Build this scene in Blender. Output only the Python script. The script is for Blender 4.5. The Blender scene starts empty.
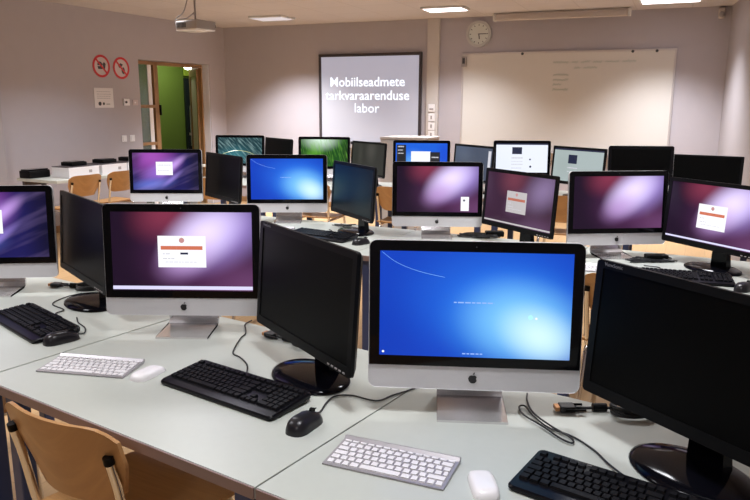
import bpy, bmesh, math, random
from math import sin, cos, pi, radians as R
from mathutils import Vector, Matrix
random.seed(7)
S = bpy.context.scene
COL = S.collection

# ------------------------------------------------------------------ helpers
def new_mat(name, col, rough=.5, metal=0., noise=0., nscale=20., bump=0., spec=.5, coat=0.):
    m = bpy.data.materials.new(name); m.use_nodes = True
    nt = m.node_tree; b = nt.nodes['Principled BSDF']
    b.inputs['Base Color'].default_value = (*col, 1)
    b.inputs['Roughness'].default_value = rough
    b.inputs['Metallic'].default_value = metal
    b.inputs['Specular IOR Level'].default_value = spec
    if coat: b.inputs['Coat Weight'].default_value = coat; b.inputs['Coat Roughness'].default_value = .06
    if noise or bump:
        tc = nt.nodes.new('ShaderNodeTexCoord'); n = nt.nodes.new('ShaderNodeTexNoise')
        n.inputs['Scale'].default_value = nscale; n.inputs['Detail'].default_value = 4
        nt.links.new(tc.outputs['Object'], n.inputs['Vector'])
        if noise:
            mr = nt.nodes.new('ShaderNodeMapRange'); mr.inputs[3].default_value = 1 - noise; mr.inputs[4].default_value = 1 + noise
            nt.links.new(n.outputs['Fac'], mr.inputs[0])
            mx = nt.nodes.new('ShaderNodeVectorMath'); mx.operation = 'SCALE'; mx.inputs[0].default_value = col
            nt.links.new(mr.outputs[0], mx.inputs['Scale']); nt.links.new(mx.outputs[0], b.inputs['Base Color'])
        if bump:
            bp = nt.nodes.new('ShaderNodeBump'); bp.inputs['Strength'].default_value = bump; bp.inputs['Distance'].default_value = .002
            nt.links.new(n.outputs['Fac'], bp.inputs['Height']); nt.links.new(bp.outputs[0], b.inputs['Normal'])
    return m

def wood_mat(name, c1, c2, rough=.4, stretch=(2, 30, 2)):
    m = new_mat(name, c1, rough); nt = m.node_tree; b = nt.nodes['Principled BSDF']
    tc = nt.nodes.new('ShaderNodeTexCoord'); mp = nt.nodes.new('ShaderNodeMapping'); mp.inputs['Scale'].default_value = stretch
    n = nt.nodes.new('ShaderNodeTexNoise'); n.inputs['Scale'].default_value = 3; n.inputs['Detail'].default_value = 6; n.inputs['Distortion'].default_value = .6
    cr = nt.nodes.new('ShaderNodeValToRGB'); cr.color_ramp.elements[0].position = .3; cr.color_ramp.elements[1].position = .7
    cr.color_ramp.elements[0].color = (*c1, 1); cr.color_ramp.elements[1].color = (*c2, 1)
    nt.links.new(tc.outputs['Object'], mp.inputs[0]); nt.links.new(mp.outputs[0], n.inputs['Vector'])
    nt.links.new(n.outputs['Fac'], cr.inputs[0]); nt.links.new(cr.outputs[0], b.inputs['Base Color'])
    return m

def emit_mat(name, col, strength=1.):
    m = bpy.data.materials.new(name); m.use_nodes = True
    b = m.node_tree.nodes['Principled BSDF']
    b.inputs['Base Color'].default_value = (.02, .02, .02, 1); b.inputs['Roughness'].default_value = .15
    b.inputs['Emission Color'].default_value = (*col, 1); b.inputs['Emission Strength'].default_value = strength
    return m

def screen_mat(name, base, blobs, strength=1., streak=None, rough=.12):
    """an image or painted glare shown on a display: soft colour blobs over a base, in the display's own UVs"""
    m = bpy.data.materials.new(name); m.use_nodes = True
    nt = m.node_tree; b = nt.nodes['Principled BSDF']; N = nt.nodes.new; Lk = nt.links.new
    b.inputs['Base Color'].default_value = (.006, .006, .007, 1); b.inputs['Roughness'].default_value = rough; b.inputs['Specular IOR Level'].default_value = .15
    uv = N('ShaderNodeTexCoord'); cur = N('ShaderNodeRGB'); cur.outputs[0].default_value = (*base, 1); cur = cur.outputs[0]
    for (cx, cy, rx, ry, ang, c, a) in blobs:
        sub = N('ShaderNodeVectorMath'); sub.operation = 'SUBTRACT'; sub.inputs[1].default_value = (cx, cy, 0); Lk(uv.outputs['UV'], sub.inputs[0])
        asp = N('ShaderNodeVectorMath'); asp.operation = 'MULTIPLY'; asp.inputs[1].default_value = (1.78, 1, 0); Lk(sub.outputs[0], asp.inputs[0])
        rot = N('ShaderNodeVectorRotate'); rot.rotation_type = 'Z_AXIS'; rot.inputs['Angle'].default_value = -R(ang); Lk(asp.outputs[0], rot.inputs['Vector'])
        sc = N('ShaderNodeVectorMath'); sc.operation = 'MULTIPLY'; sc.inputs[1].default_value = (1 / rx, 1 / ry, 0); Lk(rot.outputs[0], sc.inputs[0])
        ln = N('ShaderNodeVectorMath'); ln.operation = 'LENGTH'; Lk(sc.outputs[0], ln.inputs[0])
        mr = N('ShaderNodeMapRange'); mr.interpolation_type = 'SMOOTHSTEP'; mr.inputs[1].default_value = 0; mr.inputs[2].default_value = 1
        mr.inputs[3].default_value = a; mr.inputs[4].default_value = 0; Lk(ln.outputs['Value'], mr.inputs[0])
        mx = N('ShaderNodeMix'); mx.data_type = 'RGBA'; mx.inputs[7].default_value = (*c, 1); Lk(mr.outputs[0], mx.inputs[0]); Lk(cur, mx.inputs[6]); cur = mx.outputs[2]
    if streak:
        ang, fx, fy, c, a = streak
        rot = N('ShaderNodeVectorRotate'); rot.rotation_type = 'Z_AXIS'; rot.inputs['Angle'].default_value = -R(ang); Lk(uv.outputs['UV'], rot.inputs['Vector'])
        sc = N('ShaderNodeVectorMath'); sc.operation = 'MULTIPLY'; sc.inputs[1].default_value = (fx, fy, 0); Lk(rot.outputs[0], sc.inputs[0])
        no = N('ShaderNodeTexNoise'); no.inputs['Scale'].default_value = 1; no.inputs['Detail'].default_value = 3; Lk(sc.outputs[0], no.inputs['Vector'])
        mr = N('ShaderNodeMapRange'); mr.inputs[1].default_value = .48; mr.inputs[2].default_value = .75; mr.inputs[3].default_value = 0; mr.inputs[4].default_value = a; Lk(no.outputs['Fac'], mr.inputs[0])
        mx = N('ShaderNodeMix'); mx.data_type = 'RGBA'; mx.inputs[7].default_value = (*c, 1); Lk(mr.outputs[0], mx.inputs[0]); Lk(cur, mx.inputs[6]); cur = mx.outputs[2]
    Lk(cur, b.inputs['Emission Color']); b.inputs['Emission Strength'].default_value = strength
    return m

class MB:
    """collects shapes into one mesh"""
    def __init__(s): s.b = bmesh.new(); s.uv = s.b.loops.layers.uv.new('UVMap')
    def _x(s, verts, M):
        if M is not None: bmesh.ops.transform(s.b, matrix=M, verts=verts)
    def box(s, c, d, bev=0., M=None, seg=2):
        r = bmesh.ops.create_cube(s.b, size=1); vs = r['verts']
        bmesh.ops.transform(s.b, matrix=Matrix.Translation(c) @ Matrix.Diagonal((*d, 1)), verts=vs)
        if bev:
            es = list({e for v in vs for e in v.link_edges})
            r = bmesh.ops.bevel(s.b, geom=es, offset=bev, segments=seg, affect='EDGES', profile=.5)
            vs = list({v for f in r['faces'] for v in f.verts} | {v for v in vs if v.is_valid})
        s._x(vs, M); return s
    def cyl(s, p0, p1, r0, r1=None, n=20):
        p0, p1 = Vector(p0), Vector(p1); d = p1 - p0; r1 = r0 if r1 is None else r1
        r = bmesh.ops.create_cone(s.b, cap_ends=True, segments=n, radius1=r0, radius2=r1, depth=d.length)
        M = Matrix.Translation((p0 + p1) / 2) @ d.to_track_quat('Z', 'Y').to_matrix().to_4x4()
        s._x(r['verts'], M); return s
    def ball(s, c, d, M=None, n=20):
        r = bmesh.ops.create_uvsphere(s.b, u_segments=n, v_segments=n // 2 + 2, radius=1)
        s._x(r['verts'], Matrix.Translation(c) @ Matrix.Diagonal((*d, 1)))
        s._x(r['verts'], M); return s
    def prism(s, pts, z0, z1, M=None, inset=0.):
        """polygon in xy pulled from z0 to z1"""
        a = [s.b.verts.new((x, y, z0)) for x, y in pts]; c = [s.b.verts.new((x, y, z1)) for x, y in pts]
        n = len(pts)
        for i in range(n): s.b.faces.new((a[i], a[(i + 1) % n], c[(i + 1) % n], c[i]))
        s.b.faces.new(a[::-1]); s.b.faces.new(c); s._x(a + c, M); return s
    def loft(s, rings, M=None, caps=True):
        vv = [[s.b.verts.new(p) for p in ring] for ring in rings]; n = len(rings[0])
        for i in range(len(vv) - 1):
            for j in range(n): s.b.faces.new((vv[i][j], vv[i][(j + 1) % n], vv[i + 1][(j + 1) % n], vv[i + 1][j]))
        if caps: s.b.faces.new(vv[0][::-1]); s.b.faces.new(vv[-1])
        s._x([v for r in vv for v in r], M); return s
    def tube(s, pts, r, n=8, sub=6, M=None):
        P = [Vector(p) for p in pts]; Q = []
        if sub > 1 and len(P) > 2:
            for i in range(len(P) - 1):
                a = P[i - 1] if i else P[i] * 2 - P[i + 1]; b, c = P[i], P[i + 1]; d = P[i + 2] if i + 2 < len(P) else c * 2 - b
                for k in range(sub):
                    t = k / sub
                    Q.append(.5 * ((2 * b) + (c - a) * t + (2 * a - 5 * b + 4 * c - d) * t * t + (3 * b - a - 3 * c + d) * t ** 3))
            Q.append(P[-1])
        else: Q = P
        T = [(Q[min(i + 1, len(Q) - 1)] - Q[max(i - 1, 0)]).normalized() for i in range(len(Q))]
        up = Vector((0, 0, 1)) if abs(T[0].z) < .9 else Vector((1, 0, 0))
        u = T[0].cross(up).normalized(); rings = []
        for q, t in zip(Q, T):
            u = (u - t * u.dot(t)).normalized(); w = t.cross(u)
            rings.append([q + (u * cos(2 * pi * k / n) + w * sin(2 * pi * k / n)) * r for k in range(n)])
        return s.loft(rings, M)
    def quad(s, p, uv=((0, 0), (1, 0), (1, 1), (0, 1))):
        f = s.b.faces.new([s.b.verts.new(q) for q in p])
        for l, t in zip(f.loops, uv): l[s.uv].uv = t
        return s
    def build(s, name, mat, parent=None, smooth=False, loc=None, ang=40):
        bmesh.ops.recalc_face_normals(s.b, faces=s.b.faces)
        me = bpy.data.meshes.new(name); s.b.to_mesh(me); s.b.free()
        me.materials.append(mat)
        if smooth:
            me.polygons.foreach_set('use_smooth', [True] * len(me.polygons)); me.set_sharp_from_angle(angle=R(ang))
        o = bpy.data.objects.new(name, me); COL.objects.link(o)
        if parent: o.parent = parent
        if loc: o.location = loc
        return o

def rrect(w, h, r, n=6, cx=0, cy=0, corners=(1, 1, 1, 1)):
    out = []
    for k, (sx, sy) in enumerate(((1, 1), (-1, 1), (-1, -1), (1, -1))):
        rr = r if corners[k] else .0005
        for i in range(n + 1):
            a = pi / 2 * k + pi / 2 * i / n
            out.append((cx + sx * (w / 2 - rr) + rr * cos(a), cy + sy * (h / 2 - rr) + rr * sin(a)))
    return out

def tag(o, label, cat, group=None):
    o['label'] = label; o['category'] = cat
    if group: o['group'] = group
    return o
def thing(name, label, cat, loc=(0, 0, 0), rz=0., group=None):
    o = bpy.data.objects.new(name, None); COL.objects.link(o); o.empty_display_size = .1
    o.location = loc; o.rotation_euler = (0, 0, rz)
    return tag(o, label, cat, group)
def struct(o): o['kind'] = 'structure'; return o
def copy_tree(o, parent=None):
    c = o.copy(); COL.objects.link(c)
    if parent: c.parent = parent
    for ch in [x for x in ALL_CHILDREN(o)]: copy_tree(ch, c)
    return c
def ALL_CHILDREN(o): return [x for x in COL.objects if x.parent == o]

def text_mesh(name, body, size, mat, parent, M, shear=0., offset=0., align='CENTER', ext=.0004):
    cu = bpy.data.curves.new(name + '_c', 'FONT'); cu.body = body; cu.size = size; cu.align_x = align; cu.align_y = 'CENTER'
    cu.extrude = ext; cu.offset = offset; cu.shear = shear; cu.resolution_u = 3
    t = bpy.data.objects.new(name + '_c', cu); COL.objects.link(t)
    dg = bpy.context.evaluated_depsgraph_get(); me = bpy.data.meshes.new_from_object(t.evaluated_get(dg))
    bpy.data.objects.remove(t); bpy.data.curves.remove(cu)
    me.transform(M); me.materials.clear(); me.materials.append(mat); me.name = name
    o = bpy.data.objects.new(name, me); COL.objects.link(o); o.parent = parent
    return o

# ------------------------------------------------------------------ materials
def wall_paint(name, col):
    return new_mat(name, col, .75, noise=.035, nscale=6, bump=.05)
M_WALL = wall_paint('wall_paint', (.475, .44, .475))
M_PILLAR = wall_paint('pillar_paint', (.56, .52, .50))
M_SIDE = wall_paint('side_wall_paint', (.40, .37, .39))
M_CEIL = new_mat('ceiling_tile', (.54, .475, .42), .9)
def ceil_nodes():
    nt = M_CEIL.node_tree; N = nt.nodes.new; Lk = nt.links.new; b = nt.nodes['Principled BSDF']
    tc = N('ShaderNodeTexCoord'); mp = N('ShaderNodeMapping'); mp.inputs['Rotation'].default_value = (0, 0, R(23)); Lk(tc.outputs['Object'], mp.inputs[0])
    br = N('ShaderNodeTexBrick'); br.offset = 0; br.inputs['Scale'].default_value = 1; br.inputs['Brick Width'].default_value = .6; br.inputs['Row Height'].default_value = .6
    br.inputs['Mortar Size'].default_value = .008; br.inputs['Color1'].default_value = (.60, .555, .55, 1); br.inputs['Color2'].default_value = (.57, .525, .515, 1); br.inputs['Mortar'].default_value = (.52, .475, .465, 1)
    Lk(mp.outputs[0], br.inputs['Vector']); Lk(br.outputs['Color'], b.inputs['Base Color'])
ceil_nodes()
def floor_mat():
    m = new_mat('floor_laminate', (.6, .4, .2), .38); nt = m.node_tree; N = nt.nodes.new; Lk = nt.links.new; b = nt.nodes['Principled BSDF']
    tc = N('ShaderNodeTexCoord'); mp = N('ShaderNodeMapping'); mp.inputs['Rotation'].default_value = (0, 0, R(-66)); Lk(tc.outputs['Object'], mp.inputs[0])
    br = N('ShaderNodeTexBrick'); br.inputs['Scale'].default_value = 1; br.inputs['Brick Width'].default_value = 1.2; br.inputs['Row Height'].default_value = .19
    br.inputs['Mortar Size'].default_value = .0015; br.inputs['Color1'].default_value = (.53, .34, .165, 1); br.inputs['Color2'].default_value = (.48, .30, .14, 1); br.inputs['Mortar'].default_value = (.30, .17, .07, 1)
    Lk(mp.outputs[0], br.inputs['Vector'])
    n = N('ShaderNodeTexNoise'); n.inputs['Scale'].default_value = 4; m2 = N('ShaderNodeMapping'); m2.inputs['Scale'].default_value = (1, 14, 1); Lk(mp.outputs[0], m2.inputs[0]); Lk(m2.outputs[0], n.inputs['Vector'])
    mr = N('ShaderNodeMapRange'); mr.inputs[3].default_value = .85; mr.inputs[4].default_value = 1.15; Lk(n.outputs['Fac'], mr.inputs[0])
    vm = N('ShaderNodeVectorMath'); vm.operation = 'SCALE'; Lk(br.outputs['Color'], vm.inputs[0]); Lk(mr.outputs[0], vm.inputs['Scale']); Lk(vm.outputs[0], b.inputs['Base Color'])
    return m
M_FLOOR = floor_mat()
M_TOP = new_mat('desk_laminate', (.52, .545, .50), .33, noise=.03, nscale=40)
M_EDGE = new_mat('desk_edge', (.30, .215, .205), .5, noise=.05)
M_BLUE = new_mat('blue_steel', (.035, .06, .17), .4, noise=.05)
M_ALU = new_mat('aluminium', (.70, .69, .71), .40, metal=.2, noise=.02, nscale=200)
M_ALUF = new_mat('polished_aluminium', (.78, .76, .77), .16, metal=.85)
M_CHROME = new_mat('chrome', (.75, .74, .74), .16, metal=1.)
M_BLKG = new_mat('black_glass', (.003, .003, .004), .06, spec=.2)
M_BLK = new_mat('black_plastic', (.0045, .0045, .005), .45, noise=.1, nscale=80, spec=.12)
M_BLKS = new_mat('black_gloss_plastic', (.003, .003, .005), .1, spec=.13)
M_MOUSE = new_mat('mouse_plastic', (.014, .013, .016), .3, spec=.4)
M_KBODY = new_mat('keyboard_plastic', (.004, .004, .006), .28, spec=.18)
M_KEY = new_mat('black_keys', (.008, .008, .010), .5, spec=.15)
M_OFF = new_mat('dark_display', (.002, .002, .002), .38, spec=.07)
M_CABLE = new_mat('black_rubber', (.012, .012, .014), .5)
M_LOGO = new_mat('logo_black', (.012, .012, .014), .3)
M_WKEY = new_mat('white_keys', (.80, .78, .80), .4)
M_KALU = new_mat('keyboard_aluminium', (.40, .38, .40), .4, metal=.4)
M_WPLA = new_mat('white_plastic', (.88, .86, .88), .22, noise=.01)
M_WCARD = new_mat('white_card', (.78, .76, .78), .7, noise=.04)
M_WOODC = wood_mat('chair_plywood', (.43, .22, .085), (.52, .28, .11), .35)
M_WOODB = wood_mat('door_wood', (.28, .15, .06), (.36, .20, .09), .45)
M_GREEN = new_mat('green_paint', (.13, .215, .025), .6, noise=.06, nscale=4)
M_LITWALL = new_mat('lit_green_wall', (.35, .52, .04), .6)  # the green wall where it is lit, brightness put into the colour
M_BEIGE = new_mat('beige_door', (.74, .64, .52), .5, noise=.04)
M_DARK = new_mat('dark_glass', (.015, .022, .018), .08)
M_GREYF = new_mat('grey_frame', (.055, .045, .05), .4)
M_BOARD = new_mat('whiteboard_enamel', (.68, .65, .62), .32, noise=.01)
M_BFRAME = new_mat('board_aluminium', (.62, .58, .58), .4, metal=.4)
M_RED = new_mat('sign_red', (.62, .03, .035), .5)
M_PINK = new_mat('sign_backing', (.62, .53, .54), .6)
M_INK = new_mat('sign_ink', (.05, .05, .055), .6)
M_PAPER = new_mat('paper', (.80, .77, .78), .8, noise=.02)
M_MARK = new_mat('green_marker', (.42, .49, .43), .7)
M_CASE = new_mat('painted_case', (.52, .46, .43), .55)
M_LAMPF = new_mat('lamp_frame', (.7, .68, .66), .5)
M_LAMP = emit_mat('lamp_diffuser', (1, .93, .95), 3.2)
M_LAMPL = emit_mat('lamp_diffuser_shaded', (1, .9, .92), .62)
M_COPPER = new_mat('plug_copper', (.55, .27, .12), .4, metal=.6)
M_GREYP = new_mat('grey_plastic', (.36, .33, .33), .45, noise=.04)
M_LED = emit_mat('blue_light', (.1, .2, 1.), .8)

# ------------------------------------------------------------------ room shell
CE = 2.6
C0 = Vector((-2.293, 11.112)); RB = Vector((4.02, 8.418)); LF = Vector((-3.738, 8.207))
eb = (RB - C0).normalized(); nb = Vector((-eb.y, eb.x))           # along the end wall, and out of the room through it
el = (LF - C0).normalized(); nl = Vector((el.y, -el.x))           # along the side wall toward us, and out of the room
if nl.x > 0: nl = -nl
if nb.y < 0: nb = -nb
def frame(o, ex, ey, z=0.):     # local x = ex, y = ey, z up
    return Matrix(((ex.x, ey.x, 0, o.x), (ex.y, ey.y, 0, o.y), (0, 0, 1, z), (0, 0, 0, 1)))
FB = frame(C0, eb, nb); FL = frame(C0, el, nl)
RL = (RB - C0).length
er = Vector((-.30, -.954)).normalized(); nr = Vector((-er.y, er.x))
if nr.x < 0: nr = -nr
FR = frame(RB, er, nr)
LEN = 15.
m = MB(); m.box((RL / 2, .1, CE / 2), (RL + .4, .2, CE + .2), M=FB); struct(m.build('wall_back', M_WALL))
RO = -.0
D0, D1, DT = .36, 1.776, 2.05       # the doorway in the side wall
m = MB()
m.box((D0 / 2 - .1, .1, CE / 2), (D0 + .2, .2, CE + .2), M=FL)
m.box(((D0 + D1) / 2, .1, (DT + CE) / 2 + .05), (D1 - D0, .2, CE - DT + .1), M=FL)
m.box(((D1 + LEN) / 2, .1, CE / 2), (LEN - D1, .2, CE + .2), M=FL)
struct(m.build('wall_left', M_WALL))
m = MB(); m.box((6, .1, CE / 2), (12.4, .2, CE + .2), M=FR); struct(m.build('wall_right', M_SIDE))
m = MB(); pl = C0 + el * 14.6; pr = RB + er * 11.9; d = pr - pl
q = frame(pl, d.normalized(), Vector((d.y, -d.x)).normalized())
m.box((d.length / 2, .1, CE / 2), (d.length + .4, .2, CE + .2), M=q); struct(m.build('wall_front', M_WALL))
poly = [tuple(C0 + nb * .2 + nl * .2), tuple(RB + nb * .2 + nr * .2), tuple(pr + er * .2 + nr * .2), tuple(pl + el * .2 + nl * .2)]
m = MB(); m.prism(poly, -.1, 0); struct(m.build('floor', M_FLOOR))
m = MB(); m.prism(poly, CE, CE + .1); struct(m.build('ceiling', M_CEIL))
m = MB(); m.box((3.34, -.03, CE / 2), (.165, .06, CE), .004, M=FB); struct(m.build('trim_1', M_PILLAR))          # cable riser beside the board
m = MB(); m.box((4.32, -.05, CE / 2), (.9, .1, CE), .004, M=FL); struct(m.build('trim_2', M_SIDE))               # pier at the near end of the side wall
for nm, F, a, b in (('baseboard_back', FB, .02, RL - .02), ('baseboard_left', FL, D1, 12.)):
    m = MB(); m.box(((a + b) / 2, -.008, .04), (b - a, .016, .08), M=F); struct(m.build(nm, M_WOODB))

m = MB(); m.box((D0 + .004, .09, DT / 2), (.008, .16, DT), M=FL); struct(m.build('trim_3', new_mat('reveal_lining', (.90, .90, 1.0), .5)))  # pale lavender lining on one side of the doorway
# corridor beyond the doorway
m = MB(); m.box((-.7, 1.75, 1.25), (7, .1, 2.5), M=FL); struct(m.build('wall_corridor', M_GREEN))
m = MB(); m.box((-.7, 1.0, -.05), (7, 1.6, .1), M=FL); struct(m.build('floor_corridor', new_mat('corridor_floor', (.25, .22, .2), .4)))
m = MB(); m.box((-.7, 1.0, 2.55), (7, 1.6, .1), M=FL); struct(m.build('ceiling_corridor', M_CEIL))
m = MB(); m.box((3., .95, 1.25), (.1, 1.6, 2.5), M=FL); struct(m.build('wall_corridor_end', M_GREEN))
m = MB(); m.box((-4.2, .95, 1.25), (.1, 1.6, 2.5), M=FL); struct(m.build('wall_corridor_far', M_GREEN))
def at_frame(F, x, y, z): return (F @ Vector((x, y, z)))
# glazed door frame
fr = thing('glazed_door_frame', 'brown wooden door frame with a narrow glass sidelight in the side wall', 'door frame', tuple(at_frame(FL, 1.07, .15, 0)), math.atan2(el.y, el.x))
def inl(mb): return mb
def lbox(x0, x1, z0, z1, y0=-.025, y1=.025, bev=.002):    # in the frame of the doorway: x from the right jamb
    m = MB(); m.box(((x0 + x1) / 2 - 1.07, -(y0 + y1) / 2, (z0 + z1) / 2), (x1 - x0, y1 - y0, z1 - z0), bev); return m
lbox(.372, .40, 0, 2.045).build('jamb', M_WOODB, fr); lbox(1.295, 1.375, 0, 2.045).build('post', M_WOODB, fr)
lbox(1.735, 1.774, 0, 2.045).build('jamb', M_WOODB, fr); lbox(.40, 1.735, 2.0, 2.045).build('head', M_WOODB, fr)
for z in (.42, .95, 1.45): lbox(1.375, 1.735, z - .02, z + .02).build('glazing_bar', M_WOODB, fr)
lbox(1.405, 1.475, .0, 2.0, -.012, .012).build('white_panel', M_WPLA, fr)
glass = new_mat('pane_glass', (.30, .36, .34), .05); glass.node_tree.nodes['Principled BSDF'].inputs['Transmission Weight'].default_value = .75
lbox(1.475, 1.735, 0, 2.0, -.004, .004).build('pane', glass, fr)
lbox(1.28, 1.30, 1.33, 1.47, -.05, .05, .003).build('lock_plate', M_BLK, fr)
# open door leaf, hinged on the far jamb and swung out into the corridor
dl = thing('door_leaf', 'open brown-edged glazed door leaf swung out into the green corridor', 'door', tuple(at_frame(FL, .40, .19, .01)), math.atan2(el.y, el.x))
def leaf(x0, x1, z0, z1, t, nm, mat, yc=0):
    m = MB(); m.box(((x0 + x1) / 2, yc, (z0 + z1) / 2), (x1 - x0, t, z1 - z0), .002)
    o = m.build(nm, mat, dl); o.rotation_euler = (0, 0, R(-132)); return o
leaf(0, .10, 0, 1.98, .04, 'stile', M_WOODB); leaf(.74, .84, 0, 1.98, .04, 'stile', M_WOODB)
leaf(.10, .74, 1.88, 1.98, .04, 'rail', M_WOODB); leaf(.10, .74, 0, .2, .04, 'rail', M_WOODB)
leaf(.10, .74, .2, 1.88, .008, 'pane', M_BEIGE)
leaf(.76, .80, .98, 1.02, .12, 'handle', M_CHROME)
# across the corridor: dark glass door with a long pull, a beige door beside it
dd = thing('corridor_door', 'dark glass door with a long steel pull across the green corridor', 'door', tuple(at_frame(FL, -1.08, 1.665, 0)), math.atan2(el.y, el.x))
MB().box((0, 0, .97), (.18, .04, 1.9), .003).build('panel', M_DARK, dd)
MB().box((0, .0, 2.14), (.18, .03, .36), .003).build('lit_wall_patch', M_LITWALL, dd)  # lit patch of green wall above the door, light painted in
MB().cyl((.04, .06, .75), (.04, .06, 1.45), .014).cyl((.04, .06, .8), (.04, .0, .8), .008).cyl((.04, .06, 1.4), (.04, .0, 1.4), .008).build('pull_handle', M_CHROME, dd, True)
d2 = thing('corridor_door', 'plain beige door next to the dark glass one across the corridor', 'door', tuple(at_frame(FL, -1.56, 1.665, 0)), math.atan2(el.y, el.x))
MB().box((0, 0, 1.1), (.74, .04, 2.2), .003).build('panel', M_BEIGE, d2); MB().cyl((.1, .05, 1), (.0, .05, 1), .01).build('handle', M_CHROME, d2, True)
cl = thing('corridor_lamp', 'small bright white lamp hanging in the green corridor beyond the doorway', 'lamp', tuple(at_frame(FL, -.567, 1.2, 2.12)))
MB().cyl((0, 0, .38), (0, 0, 0), .008).cyl((0, 0, 0), (0, 0, -.03), .03, .06).build('base', M_LAMPF, cl, True)
MB().ball((0, 0, -.045), (.065, .065, .04)).build('diffuser', emit_mat('corridor_bulb', (1, .97, .92), 12), cl, True)

# ------------------------------------------------------------------ things on the walls
AL = math.atan2(el.y, el.x); AB = math.atan2(eb.y, eb.x)
# wall-mounted roots: local x along the wall (as seen, left to right), -y into the room
def on_left(name, label, cat, s, z, group=None):   # seen from the room, left to right runs toward the corner
    return thing(name, label, cat, tuple(at_frame(FL, s, -.001, z)), AL + pi, group)
def on_back(name, label, cat, s, z, group=None):
    return thing(name, label, cat, tuple(at_frame(FB, s, -.001, z)), AB, group)
VX = Matrix.Rotation(R(90), 4, 'X')   # xy drawing -> upright, facing -y
def disc(r, n=40): return [(r * cos(2 * pi * k / n), r * sin(2 * pi * k / n)) for k in range(n)]
def ring(ro, ri, z0, z1, n=40):
    m = MB(); P = lambda r, z: [(r * cos(2 * pi * k / n), r * sin(2 * pi * k / n), z) for k in range(n)]
    m.loft([P(ri, z0), P(ro, z0), P(ro, z1), P(ri, z1), P(ri, z0)], VX, caps=False); return m
for s, z, lab, k in ((2.395, 1.935, 'round red prohibition sign with crossed-out food, above the notice', 0), (2.075, 1.925, 'round red prohibition sign with crossed-out drink, nearer the doorway', 1)):
    t = on_left('prohibition_sign', lab, 'sign', s, z, 'round prohibition signs')
    m = MB(); m.prism(disc(.135), 0, .003, VX); m.build('backing', M_PINK, t)
    ring(.135, .108, .003, .005).build('ring', M_RED, t)
    m = MB(); m.box((0, 0, 0), (.23, .002, .022), M=Matrix.Translation((0, -.006, 0)) @ Matrix.Rotation(R(45), 4, 'Y')); m.build('slash', M_RED, t)
    m = MB()
    if k == 0:   # burger-and-cone picture
        m.prism([(-.06, .01), (-.055, .04), (-.03, .055), (0, .05), (.015, .03), (.02, .01)], .003, .0045, VX)
        m.prism([(-.06, -.002), (.02, -.002), (.012, -.035), (-.05, -.035)], .003, .0045, VX)
        m.prism([(.02, .03), (.045, .05), (.07, .03), (.05, -.05), (.04, -.05)], .003, .0045, VX)
    else:        # tilted cup and bottle
        m.prism([(-.05, .03), (-.01, .06), (.03, .045), (.0, .01), (-.03, .0)], .003, .0045, VX)
        m.prism([(.0, -.02), (.03, .015), (.05, .0), (.06, -.04), (.04, -.075), (.01, -.06)], .003, .0045, VX)
    m.build('pictogram', M_INK, t)
t = on_left('notice_sheet', 'white notice sheet with grey print and small dark emblems below the round signs', 'sign', 2.39, 1.555)
MB().box((0, -.003, 0), (.30, .006, .24), .001).build('sheet', M_PAPER, t)
m = MB(); rnd = random.Random(3)
for i, z in enumerate((.075, .045, .02, -.005)):
    x = -.11
    while x < .1:
        w = rnd.uniform(.015, .04); m.box((x + w / 2, -.0065, z), (w, .001, .006)); x += w + .008
m.build('print', new_mat('print_grey', (.45, .43, .47), .8), t)
m = MB(); m.prism([(x - .07, y - .07) for x, y in disc(.024, 14)], .006, .0075, VX); m.prism([(x - .01, y - .07) for x, y in rrect(.03, .03, .006)], .006, .0075, VX)
m.box((.06, -.007, -.075), (.06, .001, .007)); m.build('emblem', M_INK, t)
t = on_left('room_thermostat', 'small white wall control with a dark dial beside the notice sheet', 'thermostat', 2.035, 1.505)
MB().box((0, -.012, 0), (.10, .024, .09), .006).build('housing', M_WPLA, t); MB().cyl((-.015, -.024, 0), (-.015, -.034, 0), .014).build('dial', M_INK, t, True)
t = on_left('wall_plate', 'pale blank wall plate beside the small control near the doorway', 'wall plate', 1.875, 1.50)
MB().box((0, -.006, 0), (.09, .012, .07), .004).build('plate', M_PINK, t); MB().cyl((-.01, -.012, 0), (-.01, -.016, 0), .012).build('cover', M_WPLA, t)
for k, s in enumerate((2.105, 1.965)):
    t = on_left('light_switch', ('white light switch below the thermostat, farther from the doorway', 'white light switch below the thermostat, next to the doorway')[k], 'switch', s, 1.045, 'white light switches')
    MB().box((0, -.005, 0), (.085, .01, .085), .004).build('plate', M_WPLA, t); MB().box((0, -.012, 0), (.055, .008, .06), .003).build('rocker', M_WPLA, t)

# projection board with the projected title
t = on_back('projection_board', 'dark-framed projection board showing three lines of white words', 'board', 2.40, .93)
bw, bh = 1.55, 1.25
for nm, x, z, w, h in (('frame_rail', 0, bh - .02, bw, .04), ('frame_rail', 0, .02, bw, .04), ('frame_stile', -bw / 2 + .018, bh / 2, .036, bh - .08), ('frame_stile', bw / 2 - .018, bh / 2, .036, bh - .08)):
    MB().box((x, -.02, z), (w, .04, h), .003).build(nm, M_GREYF, t)
M_PROJ = new_mat('projection_surface', (.38, .37, .38), .45)
b = M_PROJ.node_tree.nodes['Principled BSDF']; b.inputs['Emission Color'].default_value = (.56, .60, .80, 1); b.inputs['Emission Strength'].default_value = .42  # even glow painted in for the projector's light on the board
MB().box((0, -.012, bh / 2), (bw - .07, .024, bh - .075)).build('surface', M_PROJ, t)
MB().box((0, -.05, -.03), (bw * .75, .08, .05), .008).build('pen_tray', M_GREYP, t)
M_WORD = emit_mat('projected_words', (.92, .94, 1), 1.3)  # words glow by themselves in place of a projector beam
lt = t
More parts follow.
